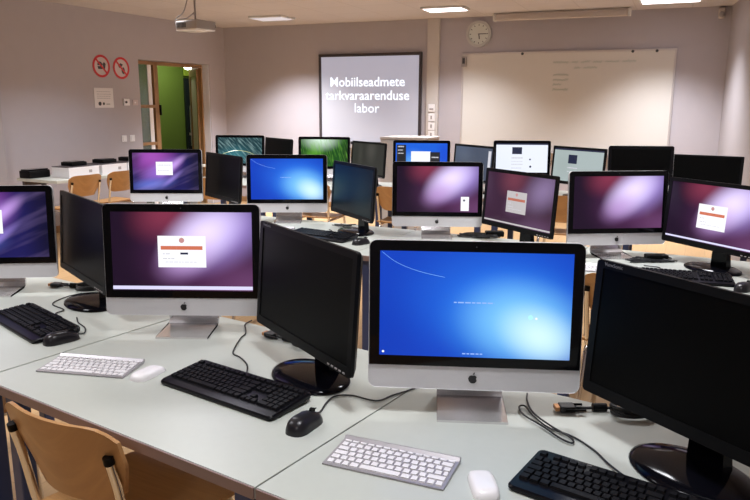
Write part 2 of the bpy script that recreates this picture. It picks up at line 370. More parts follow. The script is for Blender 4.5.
for s, z, size, off in (('Mobiilseadmete', 1.790 - .93, .180, .0016), ('tarkvaraarenduse', 1.606 - .93, .183, .0014), ('labor', 1.432 - .93, .185, .0)):
    text_mesh('slide_words', s, size, M_WORD, lt, Matrix.Translation((-.035, -.0245, z)) @ VX, offset=off)

# whiteboard
t = on_back('whiteboard', 'long cream whiteboard with faint green handwriting under the clock', 'whiteboard', 5.03, .90)
ww, wh = 2.60, 1.25
MB().box((0, -.01, wh / 2), (ww - .03, .02, wh - .03)).build('surface', M_BOARD, t)
for nm, x, z, w, h in (('frame_rail', 0, wh - .012, ww, .024), ('frame_rail', 0, .012, ww, .024), ('frame_stile', -ww / 2 + .012, wh / 2, .024, wh - .048), ('frame_stile', ww / 2 - .012, wh / 2, .024, wh - .048)):
    MB().box((x, -.0125, z), (w, .025, h), .003).build(nm, M_BFRAME, t)
MB().box((0, -.05, -.005), (ww * .8, .08, .016), .004).build('pen_shelf', M_BFRAME, t)
m = MB(); rnd = random.Random(5)
def scrawl(x0, x1, z):
    x = x0
    while x < x1:
        n = rnd.randint(3, 7); pts = []
        for k in range(n * 2): pts.append((x + k * .014, -.0215, z + (.016 if k % 2 else -.012) * rnd.uniform(.4, 1.3)))
        m.tube(pts, .0028, 4, 2); x += n * .028 + .03
scrawl(-.12, .82, 2.012 - .90); scrawl(.14, .33, 1.94 - .90)
for z in (1.86, 1.80, 1.74, 1.68): scrawl(-.11, -.07, z - .90)
m.build('handwriting', M_MARK, t)
t0 = on_back('marker_box', 'dark grey pen box clipped to the top corner of the whiteboard', 'box', 3.765, 2.04)
MB().box((0, -.045, 0), (.065, .035, .13), .005).build('case', M_GREYP, t0); MB().box((0, -.064, .01), (.035, .004, .07), .001).build('label_panel', M_INK, t0)
for k, s in enumerate((4.52, 5.84, 6.11)):
    t0 = on_back('round_magnet', ('dark round magnet on the whiteboard top edge, nearest the clock', 'dark round magnet above the green handwriting on the whiteboard', 'dark round magnet on the whiteboard top edge, farthest from the clock')[k], 'magnet', s, 2.125, 'whiteboard magnets')
    MB().cyl((0, -.024, 0), (0, -.036, 0), .017, .015).build('cap', M_INK, t0, True)
# clock
t = on_back('wall_clock', 'round white wall clock above the whiteboard corner', 'clock', 3.945, 2.385)
ring(.165, .132, 0, .045).build('case', M_CASE if False else new_mat('clock_case', (.55, .54, .53), .35), t, True)
m = MB(); m.prism(disc(.135), 0, .02, VX); m.build('face', new_mat('clock_face', (.72, .74, .70), .5), t)
for k in range(12):
    a = k * pi / 6; m = MB(); m.box((0, 0, .112), (.008, .002, .02), M=Matrix.Translation((0, -.021, 0)) @ Matrix.Rotation(a, 4, 'Y')); m.build('hour_mark', M_INK, t)
m = MB(); m.box((.045, -.025, 0), (.11, .003, .009)); m.build('minute_hand', M_INK, t)
m = MB(); m.box((0, 0, -.03), (.012, .003, .07), M=Matrix.Translation((0, -.022, 0)) @ Matrix.Rotation(R(-8), 4, 'Y')); m.build('hour_hand', M_INK, t)
# sockets on the riser
for k, z in enumerate((1.445, 1.32, 1.205, 1.095)):
    t0 = thing('wall_socket', ('white thermostat-like socket box, topmost on the beige cable riser', 'wall socket second from the top on the beige cable riser', 'wall socket third from the top on the beige cable riser', 'lowest wall socket in view on the beige cable riser')[k], 'socket', tuple(at_frame(FB, 3.34, -.061, z)), AB, 'sockets on the cable riser')
    MB().box((0, -.008, 0), (.09, .016, .10), .004).build('plate', M_WPLA, t0)
    MB().box((0, -.017, -.015 if k == 0 else 0), (.055 if k == 0 else .022, .004, .025 if k == 0 else .045), .001).build('insert', M_GREYP, t0)
# motion sensor
t = on_back('motion_sensor', 'small white motion sensor in the ceiling corner beyond the whiteboard', 'sensor', RL - .10, 2.52)
MB().box((0, -.03, 0), (.075, .06, .12), .02, seg=3).build('housing', M_CASE, t, True); MB().ball((0, -.058, -.015), (.028, .014, .035)).build('lens', M_GREYP, t, True)
# roller screen case at the ceiling
t = thing('roller_screen_case', 'long white roller screen case under the ceiling above the whiteboard', 'screen case', (2.20, 8.90, CE - .005), AB)
MB().box((0, 0, -.05), (1.55, .09, .075), .012, seg=3).build('case', M_CASE, t, True)
for s in (-1, 1): MB().box((s * .79, 0, -.045), (.03, .10, .09), .006).build('end_cap', M_LAMPF, t)
# ceiling lamps
lampframes = []
for k, (x, y, lit, w, d) in enumerate(((.81, 8.70, 2, .50, .34), (3.10, 7.86, 2, .62, .40), (-1.36, 9.70, 1, .50, .36))):
    t0 = thing('ceiling_lamp', ('square lit ceiling lamp near the clock and the beige riser', 'lit ceiling lamp cut by the top of the photo above the whiteboard', 'dim ceiling lamp between the projector and the projection board')[k], 'lamp', (x, y, CE), AB, 'ceiling lamps')
    MB().box((0, 0, -.012), (w, d, .024), .002).build('frame', M_LAMPF, t0)
    MB().box((0, 0, -.026), (w - .05, d - .05, .006)).build('diffuser', M_LAMP if lit == 2 else M_LAMPL, t0)
# projector hung from the ceiling
t = thing('ceiling_projector', 'white projector hanging from the ceiling above the doorway', 'projector', (-1.715, 7.05, 2.165), R(-35))
t.scale = (.88, .88, .88)
MB().box((0, 0, .06), (.34, .27, .09), .014, seg=3).build('body', M_GREYP, t, True)
MB().box((0, 0, .012), (.33, .26, .02), .006).build('underside', M_WPLA, t, True)
MB().cyl((.10, .135, .06), (.10, .165, .06), .035).build('lens', M_BLKG, t, True)
m = MB()
for k in range(7): m.box((-.14 + k * .022, -.137, .06), (.012, .004, .05))
m.build('vent_grille', M_INK, t)
MB().cyl((0, 0, .105), (0, 0, .494), .011).cyl((0, 0, .482), (0, 0, .494), .06).box((0, 0, .112), (.16, .12, .014)).build('mount', M_GREYP, t, True)
m = MB()
m.tube([(-.08, .02, .49), (-.11, -.02, .30), (-.12, -.06, .20), (-.20, -.10, .13), (-.215, -.08, .06), (-.17, -.05, .05)], .007, 6)
m.tube([(.02, -.02, .2), (-.06, -.06, .14), (-.15, -.12, .12), (-.2, -.1, .08)], .006, 6); m.build('cord', M_GREYP, t, True)

# ------------------------------------------------------------------ desks
def make_desk():
    t = thing('computer_desk', '', 'desk')
    W, D = 1.066, .826
    MB().box((0, D / 2, .706), (W - .0006, D - .004, .028), .001).build('tabletop', M_TOP, t)
    MB().box((0, -.001, .7055), (W - .002, .004, .0275), .001).build('edge_band', M_EDGE, t)
    for x in (-.46, .46):
        for y in (.06, D - .06): MB().box((x, y, .343), (.05, .05, .686), .006).build('leg', M_BLUE, t)
        MB().box((x, D / 2, .665), (.03, D - .17, .05), .003).build('side_rail', M_BLUE, t)
    MB().box((0, D - .06, .66), (W - .14, .03, .05), .003).build('back_rail', M_BLUE, t)
    return t
desk0 = make_desk(); used = [0]
ROW = {1: (R(-33.6), .985), 2: (R(-28), 3.20), 3: (R(-22), 5.89)}
def uv(row, u, v):
    a, v0 = ROW[row]; return (u * cos(a) - v * sin(a), u * sin(a) + v * cos(a))
DESKS = [(1, -2.56, 'grey-green desk under the computer cut by the left edge of the photo'), (1, -1.486, 'grey-green desk holding the white keyboard and the computer with the open login window'),
         (1, -.416, 'grey-green desk closest to the viewer, under the bright blue screen'),
         (2, -3.455, 'desk under the violet computer in front of the doorway'), (2, -2.385, 'desk under the blue computer in the middle row'), (2, -1.315, 'desk under the purple computer with a small white window'), (2, -.245, 'desk under the plain purple computer and the bright login monitor'),
         (3, -4.05, 'far desk under the computer with the leaf picture'), (3, -2.98, 'far desk under the computer with the grass picture'), (3, -1.91, 'far desk under the blue screen in front of the white cabinet'), (3, -.84, 'far desk under the two white web page screens'), (3, .23, 'far desk under two switched-off black screens')]
for i, (row, u, lab) in enumerate(DESKS):
    o = desk0 if i == 0 else copy_tree(desk0)
    x, y = uv(row, u, ROW[row][1]); o.location = (x, y, 0); o.rotation_euler = (0, 0, ROW[row][0]); tag(o, lab, 'desk', 'rows of computer desks')

# ------------------------------------------------------------------ wallpapers
UB = (.035, .008, .030)
W_UB = screen_mat('purple_glow_picture', (.012, .004, .016), [(.66, .45, 1.1, .85, 0, (.085, .022, .085), .95), (.38, .98, .62, .45, 20, (.21, .030, .065), .9), (1.0, .05, .8, .5, 0, (.14, .05, .14), .8),
      (.78, .74, .95, .55, 28, (.36, .26, .68), .95), (.65, .70, .75, .44, 36, (.80, .68, 1.0), 1.0), (.52, .42, .55, .36, 30, (.46, .26, .60), .6)], 1.15)
W_UBD = screen_mat('dim_purple_glow_picture', (.05, .02, .045), [(.42, .9, .6, .5, 20, (.20, .05, .08), .8), (.85, .75, .75, .5, 35, (.27, .19, .36), .9), (.5, .45, .5, .32, 30, (.19, .10, .20), .7), (.8, 0, .8, .4, 0, (.12, .055, .13), .8)], .95)
W_WIN = screen_mat('blue_glow_picture', (.006, .055, .52), [(.62, .55, 1.15, .75, 0, (.02, .17, .82), .9), (.72, .35, .85, .6, 0, (.07, .38, .95), .9), (.76, .32, .75, .52, -15, (.26, .66, 1.0), .95), (.84, .22, .50, .34, -25, (.66, .94, 1.0), 1.0), (0, .0, .55, .9, 0, (.004, .04, .45), .6)], 1.0)
W_AUR = screen_mat('violet_streak_picture', (.012, .010, .09), [(.30, .90, .95, .75, -10, (.36, .08, .46), .95), (.42, .50, .85, .36, 28, (.30, .14, .62), .9), (.62, .66, .62, .15, 38, (.66, .40, .92), .75), (.28, .15, .85, .24, 8, (.12, .17, .62), .85), (.60, .30, .5, .10, 38, (.34, .24, .78), .6), (1.03, .35, .55, 1.3, 0, (.005, .004, .022), 1.0), (1., 1., .5, .5, 0, (.006, .004, .02), .8), (.02, .95, .3, .5, 0, (.05, .015, .07), .7)], 1.05, (38, .7, 4, (.66, .45, .95), .16))
W_LEAF = screen_mat('teal_leaf_picture', (.012, .045, .055), [(.35, .25, .9, .6, 10, (.05, .22, .26), .8), (.75, .5, .4, .3, 0, (.02, .07, .08), .7)], 1.0, (-62, 2.5, 22, (.30, .46, .46), .75))
W_GRASS = screen_mat('grass_picture', (.012, .075, .01), [(.3, .45, .5, .55, 0, (.10, .33, .03), .9), (.42, 1.02, .95, .55, 0, (.72, .92, .76), 1.0), (1.0, .4, .35, .9, 0, (.008, .03, .006), .85), (0, .2, .3, .6, 0, (.01, .05, .01), .6)], 1.0, (8, 26, 2.2, (.18, .48, .05), .6))
W_SITE = screen_mat('web_page_picture', (.84, .88, 1.0), [(.1, .3, .6, .6, 0, (.78, .84, 1.0), .5)], 1.0)
W_SITED = screen_mat('dim_web_page_picture', (.40, .47, .47), [(.2, .5, .6, .8, 0, (.34, .40, .39), .6)], 1.0)
W_DESK = screen_mat('blue_desktop_picture', (.012, .12, .72), [(.35, .3, .6, .6, 0, (.16, .50, .95), .8), (.95, .6, .4, .9, 0, (.01, .06, .62), .7)], 1.0)
W_DULL = screen_mat('dull_green_glare', (.035, .036, .030), [(.6, .8, .4, .6, 0, (.085, .082, .070), .8), (.25, .6, .2, .8, 0, (.06, .06, .05), .7)], .8, None, .3)  # reflection on the screen, painted in as soft emission
W_DULLB = screen_mat('dull_blue_desktop', (.085, .105, .155), [(.2, .8, .7, .5, 0, (.13, .16, .22), .7)], .8, None, .25)
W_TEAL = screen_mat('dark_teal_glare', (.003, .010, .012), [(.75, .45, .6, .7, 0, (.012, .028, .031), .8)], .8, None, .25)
M_WIN = emit_mat('white_window', (.95, .95, 1.0), 1.0)
M_WIND = emit_mat('dim_white_window', (.52, .49, .50), 1.0)
M_ORNG = emit_mat('orange_banner', (.62, .16, .085), 1.0)
M_EMB = emit_mat('muted_emblem', (.55, .27, .27), 1.0)
M_ORNGD = emit_mat('dim_orange_banner', (.48, .15, .10), 1.0)
M_PALE = emit_mat('pale_bar', (.72, .70, .98), 1.0)
M_DKUI = emit_mat('dark_interface', (.012, .017, .05), 1.0)
M_BLKUI = emit_mat('black_interface', (.006, .007, .012), 1.0)
M_GREYUI = emit_mat('grey_interface', (.62, .62, .68), 1.0)
M_PALEB = emit_mat('pale_blue_words', (.30, .48, .95), 1.0)
M_CYAN = emit_mat('cyan_glow', (.45, .95, .95), 1.0)

def ui(scr, sw, sh, y, items, depth=.0006):
    """flat elements of a display: (name, material, x0, y0, x1, y1) in fractions from the upper left corner"""
    prev = None
    for k, (nm, mat, x0, y0, x1, y1) in enumerate(items):
        m = MB(); yy = y - depth * (1 + .25 * k)
        X = lambda f: (f - .5) * sw
        Z = lambda f: (.5 - f) * sh
        m.quad([(X(x0), yy, Z(y1)), (X(x1), yy, Z(y1)), (X(x1), yy, Z(y0)), (X(x0), yy, Z(y0))])
        m.build(nm, mat, scr)
def lines(scr, sw, sh, y, mat, rows, name='words', depth=.0012, seed=1):
    rnd = random.Random(seed); m = MB()
    for (x0, x1, yc, h) in rows:
        x = x0
        while x < x1:
            w = min(rnd.uniform(.012, .035), x1 - x)
            m.quad([((x - .5) * sw, y - depth, (.5 - yc - h / 2) * sh), ((x + w - .5) * sw, y - depth, (.5 - yc - h / 2) * sh), ((x + w - .5) * sw, y - depth, (.5 - yc + h / 2) * sh), ((x - .5) * sw, y - depth, (.5 - yc + h / 2) * sh)])
            x += w + .006
    m.build(name, mat, scr)
def dot(scr, sw, sh, y, mat, cx, cy, r, name, depth=.0012):
    m = MB(); vs = [m.b.verts.new(((cx - .5) * sw + r * cos(2 * pi * k / 18), y - depth, (.5 - cy) * sh + r * sin(2 * pi * k / 18))) for k in range(18)]; m.b.faces.new(vs); m.build(name, mat, scr)
def login(scr, sw, sh, y, x0, y0, x1, y1, dim=False):
    W_, O_ = (M_WIND, M_ORNGD) if dim else (M_WIN, M_ORNG)
    dx, dy = x1 - x0, y1 - y0
    ui(scr, sw, sh, y, [('login_window', W_, x0, y0, x1, y1), ('banner', O_, x0 + .06 * dx, y0 + .32 * dy, x1 - .07 * dx, y0 + .44 * dy)])
    dot(scr, sw, sh, y, M_EMB, (x0 + x1) / 2, y0 + .14 * dy, .009, 'emblem')
    lines(scr, sw, sh, y, M_GREYUI, [(x0 + .1 * dx, x0 + .25 * dx, y0 + .57 * dy, .012), (x0 + .1 * dx, x0 + .34 * dx, y0 + .72 * dy, .012), (x0 + .15 * dx, x0 + .8 * dx, y0 + .83 * dy, .008)])

# ------------------------------------------------------------------ all-in-one computers
IW, HB, ZB, HC = .533, .3816, .0694, .0602
TILT = R(3.6)
TM = Matrix.Translation((0, 0, ZB)) @ Matrix.Rotation(-TILT, 4, 'X')
def apple_outline(s):
    pts = []
    for k in range(72):
        a = 2 * pi * k / 72; x, y = sin(a), cos(a)
        r = 1 - .16 * math.exp(-(min(a, 2 * pi - a) / .35) ** 2) - .07 * math.exp(-((a - pi) / .25) ** 2)
        px, py = x * r * (.93 if y < 0 else 1.0) * (1 - .10 * max(0, -y)), y * r * .98
        d = math.hypot(px - 1.12, py - .10)
        if d < .42: f = .42 / d; px, py = 1.12 + (px - 1.12) * f, .10 + (py - .10) * f
        pts.append((px * s, py * s))
    return pts
def leaf_outline(s):
    return [(s * x, s * y) for x, y in ((.02, 1.02), (.06, 1.28), (.22, 1.48), (.44, 1.58), (.42, 1.34), (.28, 1.13))]
def make_allinone():
    t = thing('desktop_computer', '', 'computer')
    m = MB(); pts = rrect(IW, HB, .020, 6, 0, HB / 2)
    def rg(y, k, dz=0): return [(x * k, y, (z - HB / 2) * k + HB / 2) for x, z in pts]
    m.loft([rg(.0012, .996), rg(0.0, .999), rg(.004, 1.0), rg(.012, 1.0), rg(.016, .985), rg(.030, .80), rg(.040, .50), rg(.045, .2)])
    for v in m.b.verts: pass
    m._x(list(m.b.verts), TM); m.build('housing', M_ALU, t, True, ang=50)
    m = MB(); m.prism([(x, z) for x, z in rrect(IW - .005, HB - HC - .002, .017, 6, 0, HC + (HB - HC) / 2, (1, 1, 0, 0))], .0002, .0022, TM @ VX)
    m.build('glass_front', M_BLKG, t)
    m = MB(); m.prism([(x, y + HB - .014) for x, y in disc(.0018, 12)], .002, .0025, TM @ VX); m.build('webcam', M_INK, t)
    m = MB(); P = Matrix.Translation((0, 0, HC / 2 - .001)); m.prism(apple_outline(.0115), 0, .0012, TM @ P @ VX); m.prism(leaf_outline(.0115), 0, .0012, TM @ P @ VX)
    m.build('fruit_logo', M_LOGO, t)
    # stand: one bent sheet of aluminium with a cable hole in its upright
    prof = [(-.045, .0), (-.045, .006), (.10, .007), (.125, .012), (.132, .026), (.085, .20), (.060, .235), (.052, .225), (.075, .195), (.120, .024), (.116, .017), (.10, .0)]
    m = MB(); hw = .0885; A = [(-hw, y, z) for y, z in prof]; B = [(hw, y, z) for y, z in prof]; m.loft([A, B])
    m.build('stand', M_ALUF, t, True, ang=30)
    MB().cyl((0, .09, .105), (0, .125, .112), .022).build('cable_hole', M_GREYP, t)
    return t
SW, SH = .476, .268
SZ = HC + .0267 + SH / 2
def add_screen(t, mat, sw=SW, sh=SH, y=-.0026, M=None):
    m = MB(); m.quad([(-sw / 2, 0, -sh / 2), (sw / 2, 0, -sh / 2), (sw / 2, 0, sh / 2), (-sw / 2, 0, sh / 2)])
    o = m.build('screen', mat, t); o.matrix_local = (M if M is not None else TM @ Matrix.Translation((0, y, SZ)))
    return o
comp0 = make_allinone()
ZT = .72
COMPS = [(.249, 1.699, -.080, W_WIN, 'computer with the large bright blue screen, closest to the viewer', 'win'),
 (-.652, 2.337, -.017, W_UB, 'computer with purple screen, login window and pale taskbar, behind the white keyboard', 'login'),
 (-1.582, 2.845, .10, W_AUR, 'computer with violet streaks cut by the left edge of the photo', 'aur_near'),
 (.365, 4.152, -.044, W_UB, 'computer with a plain purple glow and a small white window low on the screen', 'small'),
 (-.584, 4.687, .035, W_WIN, 'computer with a blue screen in the middle row, beside a slim black monitor', 'win2'),
 (1.251, 3.616, .111, W_UB, 'computer with a plain purple glow between two monitors showing login windows', 'plain'),
 (-1.531, 5.187, .016, W_AUR, 'computer with violet streaks and a white window, in front of the doorway', 'aur'),
 (-1.43, 7.54, -.12, W_LEAF, 'far computer showing a dark teal leaf picture', 'leaf'),
 (-.52, 7.24, -.10, W_GRASS, 'far computer showing green grass below the projection board', 'none'),
 (.425, 6.62, -.10, W_DESK, 'far computer with a blue desktop and open windows, in front of the white cabinet', 'desk'),
 (1.365, 6.66, -.05, W_SITE, 'far computer showing a bright white web page', 'site'),
 (2.185, 5.87, -.06, M_OFF, 'far computer with a switched-off black screen below the whiteboard', 'none')]
for i, (x, y, a, wp, lab, kind) in enumerate(COMPS):
    o = comp0 if i == 0 else copy_tree(comp0)
    o.location = (x, y, ZT); o.rotation_euler = (0, 0, a); tag(o, lab, 'computer', 'all-in-one computers')
comps = [o for o in COL.objects if o.get('category') == 'computer' and o.parent is None]
for o, (x, y, a, wp, lab, kind) in zip(comps, COMPS):
    s = add_screen(o, wp); Y = 0.
    if kind == 'win':
        m = MB(); pts = [((fx - .5) * SW, -.0012, (.5 - fy) * SH) for fx, fy in ((.01, .01), (.07, .09), (.14, .15), (.23, .20), (.34, .24))]; m.tube(pts, .00045, 4); m.build('light_arc', emit_mat('light_arc_glow', (.22, .5, .95), 1), s)
        lines(s, SW, SH, Y, M_PALEB, [(.39, .60, .475, .012)]); lines(s, SW, SH, Y, M_PALEB, [(.44, .55, .965, .012)], 'caption', seed=4)
        dot(s, SW, SH, Y, M_WIN, .02, .965, .003, 'corner_icon'); dot(s, SW, SH, Y, M_CYAN, .79, .60, .006, 'emblem'); dot(s, SW, SH, Y, M_WIN, .82, .61, .003, 'emblem')
    elif kind == 'win2':
        m = MB(); pts = [((fx - .5) * SW, -.0012, (.5 - fy) * SH) for fx, fy in ((.01, .01), (.07, .09), (.14, .15), (.23, .20), (.34, .24))]; m.tube(pts, .0006, 4); m.build('light_arc', emit_mat('light_arc_glow', (.25, .5, 1), 1), s)
        lines(s, SW, SH, Y, M_PALEB, [(.41, .56, .46, .012)])
    elif kind == 'login':
        login(s, SW, SH, Y, .33, .30, .672, .70); ui(s, SW, SH, Y, [('taskbar', M_PALE, 0, .94, 1, .985), ('entry_box', M_DKUI, .49, .51, .545, .535)], .0015)
    elif kind == 'aur_near': ui(s, SW, SH, Y, [('white_window', M_WIN, .36, .27, .632, .63)])
    elif kind == 'aur':
        ui(s, SW, SH, Y, [('white_window', M_WIN, .355, .24, .61, .60)]); lines(s, SW, SH, Y, M_GREYUI, [(.38, .58, .33, .02), (.38, .55, .48, .015)])
    elif kind == 'small':
        ui(s, SW, SH, Y, [('white_window', M_WIN, .79, .66, .89, .97)]); dot(s, SW, SH, Y, M_DKUI, .83, .74, .006, 'emblem')
    elif kind == 'leaf':
        m = MB(); pts = [((fx - .5) * SW, -.0012, (.5 - fy) * SH) for fx, fy in ((.02, .72), (.2, .58), (.42, .50), (.62, .53), (.8, .63), (.97, .80))]; m.tube(pts, .0022, 5); m.build('leaf_edge', emit_mat('leaf_edge_light', (.62, .68, .30), 1), s)
    elif kind == 'desk':
        ui(s, SW, SH, Y, [('sidebar', M_BLKUI, .02, .06, .20, .97), ('white_window', M_WIN, .30, .28, .68, .95), ('black_window', M_BLKUI, .67, .30, .86, .95)])
        lines(s, SW, SH, Y, M_GREYUI, [(.04, .16, .12, .04), (.04, .14, .24, .03), (.04, .15, .35, .03), (.70, .83, .48, .04)])
    elif kind == 'site':
        ui(s, SW, SH, Y, [('page_header', M_DKUI, 0, .0, 1, .05), ('photo', M_DKUI, .31, .13, .50, .37)])
        lines(s, SW, SH, Y, M_GREYUI, [(.3, .52, .50, .05), (.3, .52, .62, .02), (.3, .52, .72, .03), (.3, .5, .85, .03)]); dot(s, SW, SH, Y, M_DKUI, .66, .55, .008, 'emblem'); dot(s, SW, SH, Y, M_DKUI, .67, .80, .010, 'emblem')

# ------------------------------------------------------------------ separate monitors
MW, MH, MZ = .580, .325, .1005
MT = R(4.2)
PM = Matrix.Translation((0, -.078, MZ + MH / 2)) @ Matrix.Rotation(-MT, 4, 'X')     # centre of the display's front
MSW, MSH = MW - .040, MH - .046
def make_monitor():
    t = thing('flat_monitor', '', 'monitor')
    m = MB(); o_ = rrect(MW, MH, .010, 4); i_ = rrect(MSW, MSH, .001, 4, 0, .004)
    f = lambda P, y, k=1: [(x * k, y, z * k) for x, z in P]
    m.loft([f(i_, .004), f(i_, .000), f(o_, .000), f(o_, .004), f(o_, .012), f(o_, .030, .93)], PM, caps=False); m.build('bezel', M_BLK, t, True, ang=35)
    m = MB(); m.loft([f(o_, .029, .93), f(o_, .045, .80), f(o_, .062, .55), f(o_, .066, .3)], PM); m.build('rear_shell', M_BLK, t, True, ang=35)
    m = MB(); m.loft([[(-.045, -.012, .012), (.045, -.012, .012), (.045, .022, .012), (-.045, .022, .012)], [(-.040, -.012, .10), (.040, -.012, .10), (.040, .014, .10), (-.040, .014, .10)], [(-.035, -.018, .20), (.035, -.018, .20), (.035, .006, .20), (-.035, .006, .20)]])
    m.build('neck', M_BLKS, t)
    m = MB(); P = lambda k, z: [(.145 * k * cos(2 * pi * j / 40), -.050 + .105 * k * sin(2 * pi * j / 40), z) for j in range(40)]
    m.loft([P(.97, 0), P(1, .004), P(.985, .009), P(.9, .014), P(.5, .018), P(.3, .019)]); m.build('base', M_BLKS, t, True, ang=50)
    m = MB()
    for k in range(5): m.box((MW / 2 - .03 - .02 * k, -.0008, -MH / 2 + .0075), (.010, .002, .004), M=PM)
    m.build('button_row', M_GREYP, t)
    return t
mon0 = make_monitor()
MONS = [(-.203, 1.942, -.998, M_OFF, 'black monitor with dark screen and oval glossy base, behind the black keyboard and mouse', 'off'),
 (.667, 1.393, -1.061, M_OFF, 'large black dark-screened monitor cut by the right edge of the photo', 'off'),
 (-1.135, 2.712, -.905, M_OFF, 'black dark monitor between the violet and the login screen computers', 'off'),
 (-1.09, 5.086, -.937, M_OFF, 'slim black dark monitor beside the violet computer in the middle row', 'off'),
 (-.138, 4.32, -1.092, W_TEAL, 'monitor with a dark teal screen between the blue and the purple middle computers', 'off'),
 (.78, 3.846, -1.053, W_UBD, 'angled monitor with a dim purple login screen beside the web pages', 'logind'),
 (1.615, 3.346, -1.136, W_UB, 'monitor with a bright purple login screen above the black keyboard and mouse', 'login'),
 (-1.012, 7.459, -.951, M_OFF, 'small-looking far monitor, dark, between the leaf and the grass pictures', 'off'),
 (-.069, 6.817, -.979, W_DULL, 'far monitor with a dull greenish screen beside the grass picture', 'off'),
 (.87, 6.36, -1.066, W_DULLB, 'far monitor with a dull grey-blue desktop beside the bright web page', 'dullb'),
 (1.733, 6.107, -1.0, W_SITED, 'far angled monitor showing a greyish web page', 'site'),
 (2.73, 5.92, -.58, M_OFF, 'far black dark monitor near the end of the whiteboard', 'off')]
for i, row in enumerate(MONS):
    x, y, a, mat, lab, kind = row
    o = mon0 if i == 0 else copy_tree(mon0)
    bx, by = x - .07 * sin(a), y + .07 * cos(a)
    o.location = (bx, by, ZT); o.rotation_euler = (0, 0, a); tag(o, lab, 'monitor', 'separate black monitors')
    if 'near the end of the whiteboard' in lab: o.scale = (1, 1, .88)      # set lower on its stand
mons = [o for o in COL.objects if o.get('category') == 'monitor' and o.parent is None]
for o, (x, y, a, mat, lab, kind) in zip(mons, MONS):
    s = add_screen(o, mat, MSW, MSH, M=PM @ Matrix.Translation((0, .0025, .004))); Y = 0.
    if kind in ('login', 'logind'):
        d_ = kind == 'logind'
        login(s, MSW, MSH, Y, .33, .33, .63, .75, d_); ui(s, MSW, MSH, Y, [('taskbar', M_PALE if not d_ else M_WIND, 0, .955, 1, .985)], .0015)
    elif kind == 'site':
        ui(s, MSW, MSH, Y, [('page_header', M_DKUI, 0, 0, 1, .05), ('photo', M_DKUI, .30, .18, .48, .45)]); lines(s, MSW, MSH, Y, M_GREYUI, [(.3, .5, .58, .03), (.3, .5, .7, .02)])
    elif kind == 'dullb':
        ui(s, MSW, MSH, Y, [('side_strip', M_GREYUI, .90, .08, .97, 1.)])
for k in (0, 1):   # maker's word on the upper corner of the near ones
    text_mesh('maker_word', 'ViewSonic', .013, new_mat('maker_word_%d' % k, (.16, .16, .17), .4), mons[k], PM @ Matrix.Translation((-MW / 2 + .05, -.0004, MH / 2 - .0085)) @ VX, align='CENTER', ext=.0002)

# ------------------------------------------------------------------ keyboards and mice
def key_rows(W, D, rows, gap, h, z0, slope, y0, mat, nm, t, bev=True, front=.0):
    """keycaps: rows listed back to front, each a list of key widths in units"""
    m = MB(); n = len(rows)
    for r, row in enumerate(rows):
        tot = sum(abs(k) for k in row[1:]); un = W / tot; x = -W / 2; dh = row[0]
        yc = y0 - dh / 2; y0 -= dh
        for k in row[1:]:
            w = abs(k) * un
            if k > 0:
                zb = z0 + slope * yc; a = gap / 2; tp = .0012 if bev else .0003
                lo = [(x + a, yc - dh / 2 + a), (x + w - a, yc - dh / 2 + a), (x + w - a, yc + dh / 2 - a), (x + a, yc + dh / 2 - a)]
                ra = [(px, py, z0 + slope * py) for px, py in lo]
                cx, cy = x + w / 2, yc
                rb = [(px + (tp if px < cx else -tp), py + (tp if py < cy else -tp), z0 + slope * py + h) for px, py in lo]
                m.loft([ra, rb])
            x += w
    return m.build(nm, mat, t)
def make_white_kb():
    t = thing('white_keyboard', '', 'keyboard')
    W, D = .280, .130
    m = MB(); zf, zb = .0045, .0105
    A = [(y, z) for y, z in ((-.065, .001), (-.065, zf), (.050, zb - .001), (.058, .016), (.065, .014), (.065, .004), (.055, .0), (-.06, .0))]
    m.loft([[(-W / 2, y, z) for y, z in A], [(W / 2, y, z) for y, z in A]]); m.build('body', M_KALU, t)
    rows = [[.0115] + [1.0] * 14, [.0190] + [1] * 13 + [1.55], [.0190, 1.55] + [1] * 12 + [1.0], [.0190, 1.8] + [1] * 12 + [.75], [.0190, 1.25] + [1] * 11 + [2.3], [.0195, 1, 1, 1, 1.25, 5.3, 1.25, 1, 1, 1, 1]]
    key_rows(W - .010, D, rows, .0046, .0024, .0078, .0515, .0485, M_WKEY, 'keys', t, False)
    return t
